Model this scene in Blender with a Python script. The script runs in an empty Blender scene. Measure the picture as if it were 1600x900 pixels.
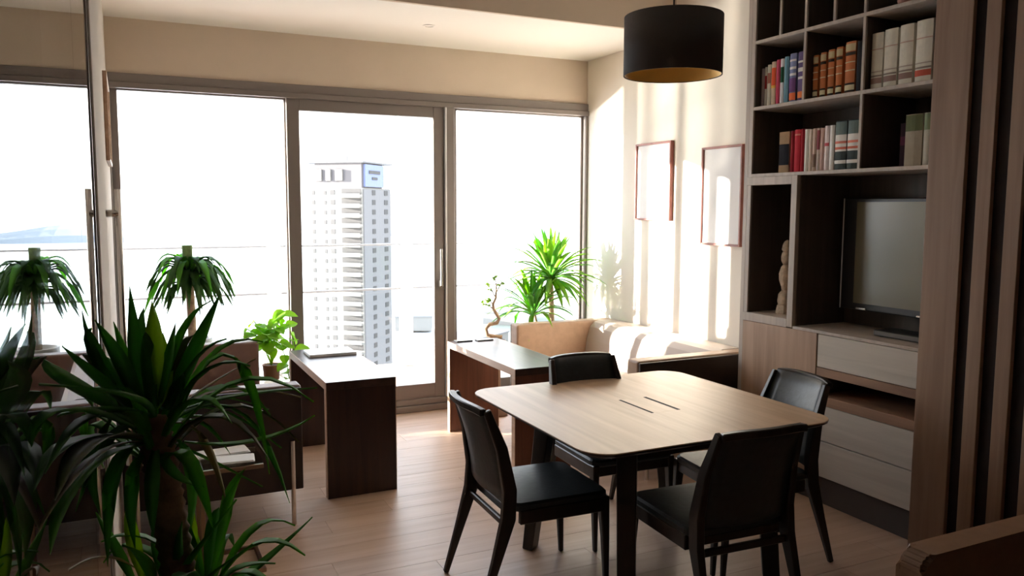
import bpy, bmesh, math, random
from mathutils import Vector, Matrix
C = bpy.context.scene.collection
S = bpy.context.scene
rnd = random.Random(11)
PI = math.pi

# ------------------------------------------------------------------ camera
cam_d = bpy.data.cameras.new('camera'); cam = bpy.data.objects.new('camera', cam_d); C.objects.link(cam)
cam_d.sensor_fit = 'HORIZONTAL'; cam_d.sensor_width = 36.0; cam_d.lens = 36.0 * 1258.06 / 1600.0
cam_d.clip_start = 0.02; cam_d.clip_end = 20000
YAW, PITCH, ROLL = 0.446039, -0.0991932, 0.0033161
cy_, sy_, cp_, sp_ = math.cos(YAW), math.sin(YAW), math.cos(PITCH), math.sin(PITCH)
fwd = Vector((sy_ * cp_, cy_ * cp_, sp_)); r0 = Vector((cy_, -sy_, 0)); u0 = r0.cross(fwd)
cr_, sr_ = math.cos(ROLL), math.sin(ROLL)
rt = cr_ * r0 + sr_ * u0; up = -sr_ * r0 + cr_ * u0
M = Matrix.Identity(4)
for i in range(3):
    M[i][0], M[i][1], M[i][2] = rt[i], up[i], -fwd[i]
M.translation = Vector((0, 0, 1.70))
cam.matrix_world = M
S.camera = cam

# ------------------------------------------------------------------ sky, sun, exposure
SKY = 3.2
SUN = 22.0
w = bpy.data.worlds.new('sky'); S.world = w; w.use_nodes = True
nt = w.node_tree; bg = nt.nodes['Background']
tc = nt.nodes.new('ShaderNodeTexCoord'); sx = nt.nodes.new('ShaderNodeSeparateXYZ'); rp = nt.nodes.new('ShaderNodeValToRGB')
nt.links.new(tc.outputs['Generated'], sx.inputs[0]); nt.links.new(sx.outputs['Z'], rp.inputs[0])
rp.color_ramp.elements[0].position = 0.0; rp.color_ramp.elements[0].color = (1.0, 0.96, 0.91, 1)
rp.color_ramp.elements[1].position = 0.6; rp.color_ramp.elements[1].color = (0.62, 0.74, 0.92, 1)
nt.links.new(rp.outputs[0], bg.inputs['Color']); bg.inputs['Strength'].default_value = SKY

def lamp(name, kind, loc, direction, energy, color=(1, 1, 1)):
    d = bpy.data.lights.new(name, kind); d.energy = energy; d.color = color
    o = bpy.data.objects.new(name, d); C.objects.link(o); o.location = loc
    o.rotation_euler = Vector(direction).to_track_quat('-Z', 'Y').to_euler()
    return o
el = math.tan(math.radians(8.3))
hx, hy = 1.0, -0.53
hl = math.hypot(hx, hy)
sun = lamp('sun', 'SUN', (-6, 12, 5), (hx, hy, -el * hl), SUN, (1.0, 0.92, 0.82)); sun.data.angle = math.radians(0.6)
gli = lamp('sun_glitter', 'POINT', (1.9 - 441, 6.3 + 234, -78), (0, 0, -1), 0.7e7, (1.0, .9, .78)); gli.data.shadow_soft_size = 8
por = lamp('window_portal', 'AREA', (1.85, 6.45, 1.25), (0, -1, 0), 1.0)
por.data.shape = 'RECTANGLE'; por.data.size = 4.2; por.data.size_y = 2.7; por.data.cycles.is_portal = True
S.view_settings.view_transform = 'Standard'; S.view_settings.look = 'None'
S.view_settings.gamma = 1.0; S.view_settings.use_curve_mapping = False
S.view_settings.exposure = 1.1
S.cycles.max_bounces = 10; S.cycles.diffuse_bounces = 6; S.cycles.glossy_bounces = 5
S.cycles.transparent_max_bounces = 24; S.cycles.transmission_bounces = 6
S.cycles.sample_clamp_indirect = 8.0
S.cycles.caustics_reflective = False; S.cycles.caustics_refractive = False

# ------------------------------------------------------------------ materials
def mat(name, col=(.5, .5, .5), rough=.6, metal=0.0, spec=.5, noise=0.0, nscale=12.0, bump=0.0, trans=0.0):
    m = bpy.data.materials.new(name); m.use_nodes = True
    n = m.node_tree; b = n.nodes['Principled BSDF']
    b.inputs['Base Color'].default_value = (*col, 1); b.inputs['Roughness'].default_value = rough
    b.inputs['Metallic'].default_value = metal; b.inputs['Specular IOR Level'].default_value = spec
    if noise or bump:
        t = n.nodes.new('ShaderNodeTexCoord'); z = n.nodes.new('ShaderNodeTexNoise')
        z.inputs['Scale'].default_value = nscale; z.inputs['Detail'].default_value = 4
        n.links.new(t.outputs['Object'], z.inputs['Vector'])
        if noise:
            r = n.nodes.new('ShaderNodeValToRGB'); r.color_ramp.elements[0].position = .3; r.color_ramp.elements[1].position = .7
            r.color_ramp.elements[0].color = (*[c * (1 - noise) for c in col], 1)
            r.color_ramp.elements[1].color = (*[min(1, c * (1 + noise)) for c in col], 1)
            n.links.new(z.outputs['Fac'], r.inputs[0]); n.links.new(r.outputs[0], b.inputs['Base Color'])
        if bump:
            k = n.nodes.new('ShaderNodeBump'); k.inputs['Strength'].default_value = bump; k.inputs['Distance'].default_value = .01
            n.links.new(z.outputs['Fac'], k.inputs['Height']); n.links.new(k.outputs[0], b.inputs['Normal'])
    return m

def wood(name, c1, c2, axis='X', rough=.45, scale=9.0, spec=.5, rand=0.0):
    m = bpy.data.materials.new(name); m.use_nodes = True
    n = m.node_tree; b = n.nodes['Principled BSDF']
    b.inputs['Roughness'].default_value = rough; b.inputs['Specular IOR Level'].default_value = spec
    t = n.nodes.new('ShaderNodeTexCoord'); mp = n.nodes.new('ShaderNodeMapping')
    sc = [scale * 3] * 3; sc['XYZ'.index(axis)] = scale * .16
    mp.inputs['Scale'].default_value = sc
    n.links.new(t.outputs['Object'], mp.inputs['Vector'])
    oi = n.nodes.new('ShaderNodeObjectInfo'); add = n.nodes.new('ShaderNodeVectorMath'); add.operation = 'ADD'
    mul = n.nodes.new('ShaderNodeMath'); mul.operation = 'MULTIPLY'; mul.inputs[1].default_value = 37.0
    n.links.new(oi.outputs['Random'], mul.inputs[0]); n.links.new(mp.outputs[0], add.inputs[0]); n.links.new(mul.outputs[0], add.inputs[1])
    z = n.nodes.new('ShaderNodeTexNoise'); z.inputs['Scale'].default_value = 1.0; z.inputs['Detail'].default_value = 6; z.inputs['Distortion'].default_value = .6
    n.links.new(add.outputs[0], z.inputs['Vector'])
    r = n.nodes.new('ShaderNodeValToRGB'); r.color_ramp.elements[0].position = .32; r.color_ramp.elements[1].position = .68
    r.color_ramp.elements[0].color = (*c1, 1); r.color_ramp.elements[1].color = (*c2, 1)
    n.links.new(z.outputs['Fac'], r.inputs[0])
    src = r.outputs[0]
    if rand:
        hs = n.nodes.new('ShaderNodeHueSaturation'); mr = n.nodes.new('ShaderNodeMapRange')
        mr.inputs['To Min'].default_value = 1 - rand; mr.inputs['To Max'].default_value = 1 + rand
        n.links.new(oi.outputs['Random'], mr.inputs['Value']); n.links.new(mr.outputs[0], hs.inputs['Value'])
        n.links.new(src, hs.inputs['Color']); src = hs.outputs[0]
    n.links.new(src, b.inputs['Base Color'])
    k = n.nodes.new('ShaderNodeBump'); k.inputs['Strength'].default_value = .06; k.inputs['Distance'].default_value = .004
    n.links.new(z.outputs['Fac'], k.inputs['Height']); n.links.new(k.outputs[0], b.inputs['Normal'])
    return m

def glass(name, tint=(1, 1, 1), ior=1.5, rough=0.0):
    """thin pane: straight-through light plus a Fresnel mirror"""
    m = bpy.data.materials.new(name); m.use_nodes = True
    n = m.node_tree; n.nodes.remove(n.nodes['Principled BSDF']); out = n.nodes['Material Output']
    f = n.nodes.new('ShaderNodeFresnel'); ge = n.nodes.new('ShaderNodeNewGeometry'); mi = n.nodes.new('ShaderNodeMapRange')
    mi.inputs['To Min'].default_value = ior; mi.inputs['To Max'].default_value = 1 / ior     # same mirror on both faces of the pane
    n.links.new(ge.outputs['Backfacing'], mi.inputs['Value']); n.links.new(mi.outputs[0], f.inputs['IOR'])
    t = n.nodes.new('ShaderNodeBsdfTransparent'); t.inputs[0].default_value = (*tint, 1)
    g = n.nodes.new('ShaderNodeBsdfGlossy'); g.inputs['Roughness'].default_value = rough
    x = n.nodes.new('ShaderNodeMixShader')
    n.links.new(f.outputs[0], x.inputs[0]); n.links.new(t.outputs[0], x.inputs[1]); n.links.new(g.outputs[0], x.inputs[2])
    n.links.new(x.outputs[0], out.inputs[0])
    return m

def leafmat(name, c1, c2, tr=.35, rough=.5):
    m = bpy.data.materials.new(name); m.use_nodes = True
    n = m.node_tree; b = n.nodes['Principled BSDF']; out = n.nodes['Material Output']
    b.inputs['Roughness'].default_value = rough; b.inputs['Specular IOR Level'].default_value = .22
    t = n.nodes.new('ShaderNodeTexCoord'); z = n.nodes.new('ShaderNodeTexNoise'); z.inputs['Scale'].default_value = 9
    r = n.nodes.new('ShaderNodeValToRGB'); r.color_ramp.elements[0].position = .35; r.color_ramp.elements[1].position = .65
    r.color_ramp.elements[0].color = (*c1, 1); r.color_ramp.elements[1].color = (*c2, 1)
    n.links.new(t.outputs['Object'], z.inputs['Vector']); n.links.new(z.outputs['Fac'], r.inputs[0]); n.links.new(r.outputs[0], b.inputs['Base Color'])
    tl = n.nodes.new('ShaderNodeBsdfTranslucent'); tl.inputs[0].default_value = (c2[0] * 1.5, c2[1] * 1.5, c2[2] * .9, 1)
    x = n.nodes.new('ShaderNodeMixShader'); x.inputs[0].default_value = tr
    n.links.new(b.outputs[0], x.inputs[1]); n.links.new(tl.outputs[0], x.inputs[2]); n.links.new(x.outputs[0], out.inputs[0])
    return m

m_wall = mat('beige_plaster', (.61, .515, .415), .9, noise=.03, nscale=3, bump=.03)
m_cream = mat('cream_plaster', (.82, .765, .675), .9, noise=.02, nscale=3, bump=.03)
m_ceil = mat('white_ceiling_paint', (.85, .82, .77), .95)
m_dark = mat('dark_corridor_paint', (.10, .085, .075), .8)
m_frame = mat('bronze_grey_aluminium', (.225, .195, .18), .42, metal=.25)
m_frame2 = mat('dark_bronze_aluminium', (.10, .085, .075), .45, metal=.3)
m_pane = glass('window_glass', (.97, .98, .98), 1.35)
m_part = glass('partition_glass', (.72, .76, .76), 1.75)
m_floor = wood('oak_floor', (.50, .325, .22), (.60, .42, .305), 'X', .40, 5.0, rand=.05)
m_walnut = wood('dark_walnut', (.022, .009, .006), (.05, .022, .014), 'Z', .33, 8.0)
m_walnut_x = wood('dark_walnut_top', (.035, .018, .013), (.07, .038, .028), 'Y', .30, 8.0)
m_edge = wood('light_walnut_edge', (.40, .25, .16), (.55, .37, .25), 'Y', .4, 8.0)
m_oak = wood('oak_tabletop', (.50, .33, .20), (.62, .435, .28), 'Y', .42, 6.0)
m_ash = wood('grey_ash', (.38, .315, .26), (.49, .415, .35), 'Z', .5, 8.0)
m_ash_shaded = wood('shade_darkened_ash', (.055, .039, .030), (.085, .062, .048), 'Z', .55, 8.0)  # same ash, with the shade inside the bookcase put into its colour
m_ash_y = wood('pale_ash_drawer_front', (.46, .405, .345), (.56, .50, .43), 'Y', .5, 7.0)
m_brownwood = wood('warm_brown_wood', (.33, .20, .125), (.45, .29, .19), 'Z', .5, 7.0)
m_brownwood_y = wood('warm_brown_rail', (.22, .115, .065), (.32, .175, .10), 'Y', .5, 7.0)
m_toe = mat('dark_toe_kick', (.075, .058, .05), .7)
m_slat = wood('walnut_slat', (.27, .158, .10), (.38, .24, .16), 'Z', .5, 7.0)
m_slatgap = mat('dark_slat_backing', (.014, .006, .005), .85)
m_chairwood = wood('blackened_wood', (.012, .007, .005), (.028, .016, .011), 'Z', .34, 8.0)
m_blackleather = mat('black_leather_blue_sheen', (.022, .029, .034), .40, noise=.2, nscale=40, bump=.10)  # black leather with a bluish reflected sheen put into the colour
m_tan = mat('tan_leather', (.40, .26, .17), .5, noise=.08, nscale=22, bump=.08)
m_tan_unlit = mat('unlit_tan_leather', (.22, .135, .105), .5, noise=.08, nscale=22, bump=.08)  # tan leather with the shade of the unlit side put into its colour
m_chestnut = mat('chestnut_leather', (.30, .16, .085), .5, noise=.1, nscale=20, bump=.08)
m_chrome = mat('chrome', (.72, .70, .68), .18, metal=1.0)
m_bronze = mat('bronze_tube', (.30, .21, .14), .3, metal=.9)
m_black = mat('black_plastic', (.01, .01, .011), .35)
m_screen = mat('screen_with_room_reflection', (.16, .142, .085), .22, spec=.8)  # khaki base colour stands in for the room's beige reflection
m_silver = mat('silver_plastic', (.74, .74, .76), .5)
m_white = mat('white_paper', (.82, .81, .80), .7)
m_whitep = mat('white_plastic', (.8, .79, .77), .5)
m_mahog = mat('mahogany_frame', (.30, .11, .085), .4, noise=.2, nscale=14)
m_shade = mat('black_brown_shade_fabric', (.050, .038, .032), .8, bump=.1, nscale=140)
m_gold = mat('gold_shade_lining', (.88, .54, .14), .5, metal=.3)
m_bark = mat('bark', (.30, .175, .105), .9, noise=.5, nscale=28, bump=.8)
m_barkp = mat('pale_bark', (.40, .28, .18), .9, noise=.35, nscale=30, bump=.6)
m_soil = mat('soil', (.03, .02, .015), 1.0, noise=.4, nscale=60, bump=.6)
m_pot = mat('grey_ceramic', (.46, .45, .43), .5)
m_potbr = mat('brown_ceramic', (.20, .12, .08), .5)
m_pots = mat('terracotta', (.42, .2, .12), .7)
m_lf = [leafmat('yucca_leaf', (.06, .21, .045), (.12, .32, .07), .45), leafmat('yucca_leaf_fresh', (.09, .27, .04), (.15, .38, .05), .5),
        leafmat('yucca_leaf_lime', (.24, .40, .04), (.36, .52, .06), .55), leafmat('yucca_leaf_old', (.07, .09, .03), (.13, .14, .045), .3),
        leafmat('yucca_leaf_dry', (.30, .26, .16), (.42, .36, .24), .3)]
m_lf_sun = leafmat('sunny_yucca_leaf', (.13, .27, .035), (.27, .46, .08), .55)
m_lf_drac = leafmat('dracaena_leaf', (.035, .095, .028), (.08, .18, .045), .4)
m_lf_poth = leafmat('pothos_leaf', (.22, .42, .04), (.38, .58, .08), .55)
m_lf_bons = leafmat('bonsai_leaf', (.22, .34, .08), (.36, .5, .14), .5)

# ------------------------------------------------------------------ mesh helpers
def obj(name, bm, m, parent=None, smooth=False, kind=None):
    if isinstance(bm, bpy.types.Mesh): me = bm
    else:
        me = bpy.data.meshes.new(name)
        bmesh.ops.recalc_face_normals(bm, faces=bm.faces[:]) if bm.faces else None
        bm.to_mesh(me); bm.free()
        if smooth:
            for p in me.polygons: p.use_smooth = True
    if m and not me.materials: me.materials.append(m)
    o = bpy.data.objects.new(name, me); C.objects.link(o)
    if parent: o.parent = parent
    if kind: o['kind'] = kind
    return o
def tag(o, label, cat, group=None):
    o['label'] = label; o['category'] = cat
    if group: o['group'] = group
    return o
def thing(name, label, cat, loc=(0, 0, 0), rz=0.0, group=None):
    o = bpy.data.objects.new(name, None); C.objects.link(o); o.empty_display_size = .1
    o.location = loc; o.rotation_euler = (0, 0, rz)
    return tag(o, label, cat, group)
def struct(name, bm, m, parent=None):
    return obj(name, bm, m, parent, kind=None if parent else 'structure')
def copy_tree(o, parent=None):
    c = o.copy(); C.objects.link(c)
    if parent: c.parent = parent
    for ch in list(o.children): copy_tree(ch, c)
    return c
def box(bm, x0, x1, y0, y1, z0, z1, bev=0.0, seg=1, mtx=None):
    vs = [bm.verts.new(p) for p in ((x0, y0, z0), (x1, y0, z0), (x1, y1, z0), (x0, y1, z0), (x0, y0, z1), (x1, y0, z1), (x1, y1, z1), (x0, y1, z1))]
    fs = [bm.faces.new([vs[i] for i in f]) for f in ((3, 2, 1, 0), (4, 5, 6, 7), (0, 1, 5, 4), (1, 2, 6, 5), (2, 3, 7, 6), (3, 0, 4, 7))]
    if mtx is not None: bmesh.ops.transform(bm, matrix=mtx, verts=vs)
    if bev:
        es = list({e for f in fs for e in f.edges})
        bmesh.ops.bevel(bm, geom=es, offset=bev, segments=seg, affect='EDGES', profile=.5)
    return vs
def B(x0, x1, y0, y1, z0, z1, bev=0.0, seg=1):
    bm = bmesh.new(); box(bm, min(x0, x1), max(x0, x1), min(y0, y1), max(y0, y1), min(z0, z1), max(z0, z1), bev, seg); return bm
def tube(bm, pts, rad, n=8, cap=True):
    pts = [Vector(p) for p in pts]; rad = rad if isinstance(rad, (list, tuple)) else [rad] * len(pts)
    rings = []; ref = None
    for i, p in enumerate(pts):
        t = (pts[min(i + 1, len(pts) - 1)] - pts[max(i - 1, 0)]).normalized()
        if ref is None: ref = Vector((0, 0, 1)) if abs(t.z) < .9 else Vector((1, 0, 0))
        a = (ref - t * ref.dot(t)).normalized(); ref = a; b = t.cross(a)
        rings.append([bm.verts.new(p + rad[i] * (math.cos(2 * PI * k / n) * a + math.sin(2 * PI * k / n) * b)) for k in range(n)])
    for q, s in zip(rings, rings[1:]):
        for k in range(n): bm.faces.new((q[k], q[(k + 1) % n], s[(k + 1) % n], s[k]))
    if cap: bm.faces.new(rings[0][::-1]); bm.faces.new(rings[-1])
def T(pts, rad, n=8):
    bm = bmesh.new(); tube(bm, pts, rad, n); return bm
def lathe(bm, prof, n=24, c=(0, 0), closed=False):
    rings = [[bm.verts.new((c[0] + r * math.cos(2 * PI * k / n), c[1] + r * math.sin(2 * PI * k / n), z)) for k in range(n)] for r, z in prof]
    pr = list(zip(rings, rings[1:])) + ([(rings[-1], rings[0])] if closed else [])
    for q, s in pr:
        for k in range(n): bm.faces.new((q[k], q[(k + 1) % n], s[(k + 1) % n], s[k]))
    if not closed: bm.faces.new(rings[0][::-1]); bm.faces.new(rings[-1])
def Lt(prof, n=24, closed=False):
    bm = bmesh.new(); lathe(bm, prof, n, closed=closed); return bm
def sweep_rect(path, sizes, axis_w):
    """tapered rectangular bar: path points, (width along axis_w, depth) per point"""
    bm = bmesh.new(); rings = []; P = [Vector(p) for p in path]; aw = Vector(axis_w).normalized()
    for i, p in enumerate(P):
        t = (P[min(i + 1, len(P) - 1)] - P[max(i - 1, 0)]).normalized(); d = t.cross(aw).normalized()
        wv, dv = sizes[i][0] / 2, sizes[i][1] / 2
        rings.append([bm.verts.new(p + a * wv * aw + b * dv * d) for a, b in ((-1, -1), (1, -1), (1, 1), (-1, 1))])
    for q, s in zip(rings, rings[1:]):
        for k in range(4): bm.faces.new((q[k], q[(k + 1) % 4], s[(k + 1) % 4], s[k]))
    bm.faces.new(rings[0][::-1]); bm.faces.new(rings[-1])
    bmesh.ops.recalc_face_normals(bm, faces=bm.faces[:])
    bmesh.ops.bevel(bm, geom=bm.edges[:], offset=.004, segments=1, affect='EDGES')
    return bm
def rrect(x0, x1, y0, y1, r, n=6):
    pts = []
    for cx, cy, a0 in ((x1 - r, y1 - r, 0), (x0 + r, y1 - r, 90), (x0 + r, y0 + r, 180), (x1 - r, y0 + r, 270)):
        for k in range(n + 1):
            a = math.radians(a0 + 90 * k / n); pts.append((cx + r * math.cos(a), cy + r * math.sin(a)))
    return pts
def prism(layers):
    """stack of equal-length loops [(pts, z), ...]"""
    bm = bmesh.new(); R = [[bm.verts.new((x, y, z)) for x, y in pts] for pts, z in layers]; n = len(R[0])
    for q, s in zip(R, R[1:]):
        for k in range(n): bm.faces.new((q[k], q[(k + 1) % n], s[(k + 1) % n], s[k]))
    bm.faces.new(R[0][::-1]); bm.faces.new(R[-1]); return bm
def blade(b, m_, t, w, n=7, fold=.35, narrow=.35, side=None):
    """sword leaf along a quadratic curve, V-folded, tapering to a point, with real thickness"""
    b, m_, t = Vector(b), Vector(m_), Vector(t)
    V, F = [], []
    prev = None
    for i in range(n):
        s = i / (n - 1)
        p = (1 - s) ** 2 * b + 2 * s * (1 - s) * (2 * m_ - .5 * (b + t)) + s * s * t
        d = (2 * (1 - s) * ((2 * m_ - .5 * (b + t)) - b) + 2 * s * (t - (2 * m_ - .5 * (b + t)))).normalized()
        ref = Vector(side) if side else (Vector((0, 0, 1)) if abs(d.z) < .85 else Vector((.3, -1, 0)))
        sd = d.cross(ref)
        if sd.length < 1e-4: sd = Vector((1, 0, 0))
        sd.normalize()
        if prev is not None and sd.dot(prev) < 0: sd = -sd
        prev = sd; nr = sd.cross(d).normalized()
        if nr.z < 0: nr = -nr
        ww = w * .5 * (narrow + (1 - narrow) * min(1, s / .35)) * (1 if s < .5 else max(.02, 1 - ((s - .5) / .5) ** 1.6))
        V += [p - sd * ww + nr * ww * fold, p - nr * .0012, p + sd * ww + nr * ww * fold, p + nr * .0012]
    for i in range(n - 1):
        a, c = 4 * i, 4 * i + 4
        F += [(a, a + 1, c + 1, c), (a + 1, a + 2, c + 2, c + 1), (a + 2, a + 3, c + 3, c + 2), (a + 3, a, c, c + 3)]
    me = bpy.data.meshes.new('leaf'); me.from_pydata([tuple(v) for v in V], [], F); me.update()
    for p in me.polygons: p.use_smooth = True
    return me

# ------------------------------------------------------------------ the room
YW = 6.33; XR = 3.77; XL = -0.085; ZC = 3.0
sub = struct('floor', B(-1.8, 4.4, -2.2, 6.42, -.12, -.012), m_toe)
random.seed(3)
meshes = {}
yy = 6.42; row = 0
while yy > -0.6:
    x = -.35 - random.random() * 1.2
    while x < 3.95:
        ln = random.choice((1.2, 1.5, 1.8))
        a, b = max(x, -.35), min(x + ln, 3.99)
        if b - a > .02:
            key = round(b - a, 3)
            if key not in meshes:
                bm = B(0, b - a - .0008, -.1792, 0, -.012, 0, .0007)
                me = bpy.data.meshes.new('plank'); bm.to_mesh(me); bm.free(); me.materials.append(m_floor); meshes[key] = me
            p = bpy.data.objects.new('plank', meshes[key]); C.objects.link(p); p.parent = sub
            p.location = (a, yy, random.uniform(-.0004, 0))
        x += ln
    yy -= .18; row += 1
bm = bmesh.new(); box(bm, -1.8, 4.4, -2.2, yy, -.012, 0); box(bm, -1.8, -.35, yy, 6.42, -.012, 0)
obj('boarding', bm, m_floor, sub)
# ceiling: white dropped bay along the window, higher ceiling over the table, a vertical bulkhead between
struct('ceiling', B(-1.8, 4.4, 5.085, 6.6, ZC, ZC + .5), m_ceil)
struct('ceiling_high', B(-1.8, 4.4, -2.3, 5.085, 3.36, 3.5), m_ceil)
struct('trim_1', B(-.2, 4.2, 5.055, 5.085, ZC + .0, 3.36), m_wall)
dl = struct('trim_2', Lt([(.045, ZC - .004), (.045, ZC), (.03, ZC), (.03, ZC - .004)], 20, True), m_ceil); dl.location = (2.02, 5.62, 0)
# walls
struct('wall_back', B(XL - .3, XR + .3, YW, YW + .22, 2.624, ZC), m_wall)
struct('wall_back_lower', B(XL - .3, -.115, YW, YW + .07, 0, 2.624), m_wall)
struct('wall_right', B(XR, XR + .3, 3.97, YW + .22, 0, 3.36), m_cream)
struct('wall_right_recess', B(4.0, 4.2, -2.2, 3.97, 0, 3.36), m_cream)
m_greige = mat('greige_plaster', (.50, .45, .40), .9)
struct('wall_left', B(XL - .12, XL, 2.80, YW, 0, 3.36), m_greige)
struct('wall_front', B(-1.8, 4.4, -2.3, -2.2, 0, 3.5), mat('fill_setting_wall', (.26, .21, .165), .9))  # unseen wall, its brown chosen to set the bounce fill
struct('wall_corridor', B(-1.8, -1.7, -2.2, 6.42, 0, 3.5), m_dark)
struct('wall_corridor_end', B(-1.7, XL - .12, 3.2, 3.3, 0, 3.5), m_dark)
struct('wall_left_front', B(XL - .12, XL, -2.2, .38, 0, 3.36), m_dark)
bm = bmesh.new(); box(bm, XR - .014, XR, 3.985, YW, 0, .075, .003)
struct('baseboard_right', bm, m_cream)

# window wall: window_1 | door_1 (sliding) | window_2, bronze aluminium
fr = struct('trim_3', B(-.115, 3.77, YW - .02, YW + .10, 2.560, 2.624, .003), m_frame)
obj('head_track', B(-.115, 3.77, YW - .035, YW + .09, 2.520, 2.560, .003), m_frame, fr)
obj('sill_track', B(-.115, 3.77, YW - .05, YW + .12, 0, .055, .004), m_frame, fr)
obj('sill_step', B(-.115, 3.77, YW - .028, YW + .10, .055, .105, .004), m_frame, fr)
obj('jamb', B(-.115, -.075, YW - .02, YW + .10, .105, 2.52, .003), m_frame, fr)
obj('jamb', B(3.745, 3.77, YW - .02, YW + .10, .105, 2.52, .003), m_frame, fr)
obj('post', B(2.412, 2.480, YW - .03, YW + .10, .105, 2.52, .003), m_frame, fr)
obj('seal', B(2.398, 2.4115, YW - .033, YW + .08, .105, 2.52, .001), m_silver, fr)
def sash(name, x0, x1, z0, z1, wl, wr, wt, wb, y0, y1):
    root = struct(name, B(x0, x0 + wl, y0, y1, z0, z1, .003), m_frame)
    obj('stile', B(x1 - wr, x1, y0, y1, z0, z1, .003), m_frame, root)
    obj('top_rail', B(x0 + wl, x1 - wr, y0, y1, z1 - wt, z1, .003), m_frame, root)
    obj('bottom_rail', B(x0 + wl, x1 - wr, y0, y1, z0, z0 + wb, .003), m_frame, root)
    ym = (y0 + y1) / 2
    obj('pane', B(x0 + wl - .004, x1 - wr + .004, ym - .003, ym + .003, z0 + wb - .004, z1 - wt + .004), m_pane, root)
    return root
sash('window_1', -.075, 1.165, .105, 2.545, .052, .053, .035, .10, YW + .02, YW + .075)
d1 = sash('door_1', 1.125, 2.395, .062, 2.525, .096, .093, .092, .165, YW - .012, YW + .04)
sash('window_2', 2.480, 3.745, .105, 2.54, .042, .022, .03, .10, YW + .03, YW + .08)
bm = bmesh.new(); box(bm, 2.335, 2.365, YW - .052, YW - .012, 1.04, 1.10, .004); box(bm, 2.34, 2.36, YW - .066, YW - .046, 1.05, 1.36, .005, 2)
obj('door_handle', bm, m_chrome, d1)

# glass partition on the left with its aluminium stile and pull handle
pt = struct('trim_4', B(XL - .02, XL + .002, 2.78, 2.80, 0, 3.36, .001), m_frame)
obj('jamb', B(XL - .06, XL + .002, .38, .465, 0, 3.36, .001), m_frame2, pt)
obj('head_channel', B(XL - .02, XL + .012, .465, 2.78, 3.30, 3.36), m_frame2, pt)
obj('floor_channel', B(XL - .015, XL + .005, .465, 2.78, 0, .02), m_frame, pt)
for y0, y1 in ((.465, 1.915), (1.92, 2.78)):
    obj('pane', B(XL - .010, XL, y0, y1, .02, 3.30), m_part, pt)
# flush cream door leaf beyond the glass, with a long chrome pull
d2 = struct('door_2', B(XL, XL + .008, 2.88, 4.02, .01, 3.30, .002), m_greige)
bm = bmesh.new(); tube(bm, [(XL + .056, 3.90, .55), (XL + .056, 3.90, 1.775)], .013, 12)
for z in (1.67, .68): tube(bm, [(XL + .056, 3.90, z), (XL + .007, 3.90, z)], .016, 8)
obj('pull_handle', bm, m_chrome, d2, True)

# slatted walnut panelling on the right (runs along the room past the bookcase)
sp = struct('trim_5', B(3.262, 3.50, -2.2, 2.475, 0, 3.36), m_slatgap)
edges = [(2.475, 2.300), (2.242, 2.178), (2.113, 2.049)]
y = 1.984
while y > .6: edges.append((y, y - .064)); y -= .129
sl = None
for a, b in edges:
    obj('slat', B(3.240, 3.263, b, a, 0, 3.34, .002), m_slat, sp)
obj('end_board', B(3.263, 3.50, 2.475, 2.493, 0, 3.36), m_slat, sp)

# ------------------------------------------------------------------ outside: balcony, tower, bay
m_deck = mat('reddish_balcony_tile', (.50, .34, .27), .6, noise=.08, nscale=6)
m_wpost = mat('white_powder_coat', (.85, .85, .83), .5)
YB = 8.4
bal = struct('floor_balcony', B(-8, 5.2, 6.55, YB + .15, -.16, -.03), m_deck)
gl = thing('balcony_glazing', 'white-posted frameless glass screen along the balcony edge outside the windows', 'balcony screen', (0, YB, 0))
m_bglass = glass('balcony_glass', (.97, .98, .98), 1.25)
xs = [-6.69, -5.09, -3.49, -1.89, -.28, 1.33, 2.73, 4.2]
for x in xs:
    obj('post', B(x - .065, x + .065, -.05, .05, -.03, 3.25, .004), m_wpost, gl)
m_rail = mat('grey_aluminium_rail', (.27, .27, .27), .5)
obj('handrail', B(xs[0], xs[-1], -.03, .03, 1.295, 1.312, .003), m_rail, gl)
obj('midrail', B(xs[0], xs[-1], -.02, .02, .815, .835, .003), m_rail, gl)
for a, b in zip(xs, xs[1:]):
    obj('pane', B(a + .066, b - .066, -.004, .004, 0, 1.29), m_bglass, gl)

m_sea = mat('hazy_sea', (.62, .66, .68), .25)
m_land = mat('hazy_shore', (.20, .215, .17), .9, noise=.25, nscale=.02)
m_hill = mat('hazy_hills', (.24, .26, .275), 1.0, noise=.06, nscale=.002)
m_conc = mat('pale_tower_render', (.17, .165, .155), .8)
m_tgrey = mat('grey_tower_render', (.14, .138, .145), .8)
m_twin = mat('tower_window', (.035, .034, .036), .6)
m_tblue = mat('blue_rooftop_sign', (.13, .16, .30), .6)
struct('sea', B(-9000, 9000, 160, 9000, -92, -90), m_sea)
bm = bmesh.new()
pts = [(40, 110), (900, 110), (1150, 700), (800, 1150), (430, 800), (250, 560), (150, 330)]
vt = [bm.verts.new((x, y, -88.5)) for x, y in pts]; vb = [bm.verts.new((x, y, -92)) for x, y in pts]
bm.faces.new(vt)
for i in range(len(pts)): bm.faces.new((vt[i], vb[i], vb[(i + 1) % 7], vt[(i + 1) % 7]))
struct('land', bm, m_land)
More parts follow.
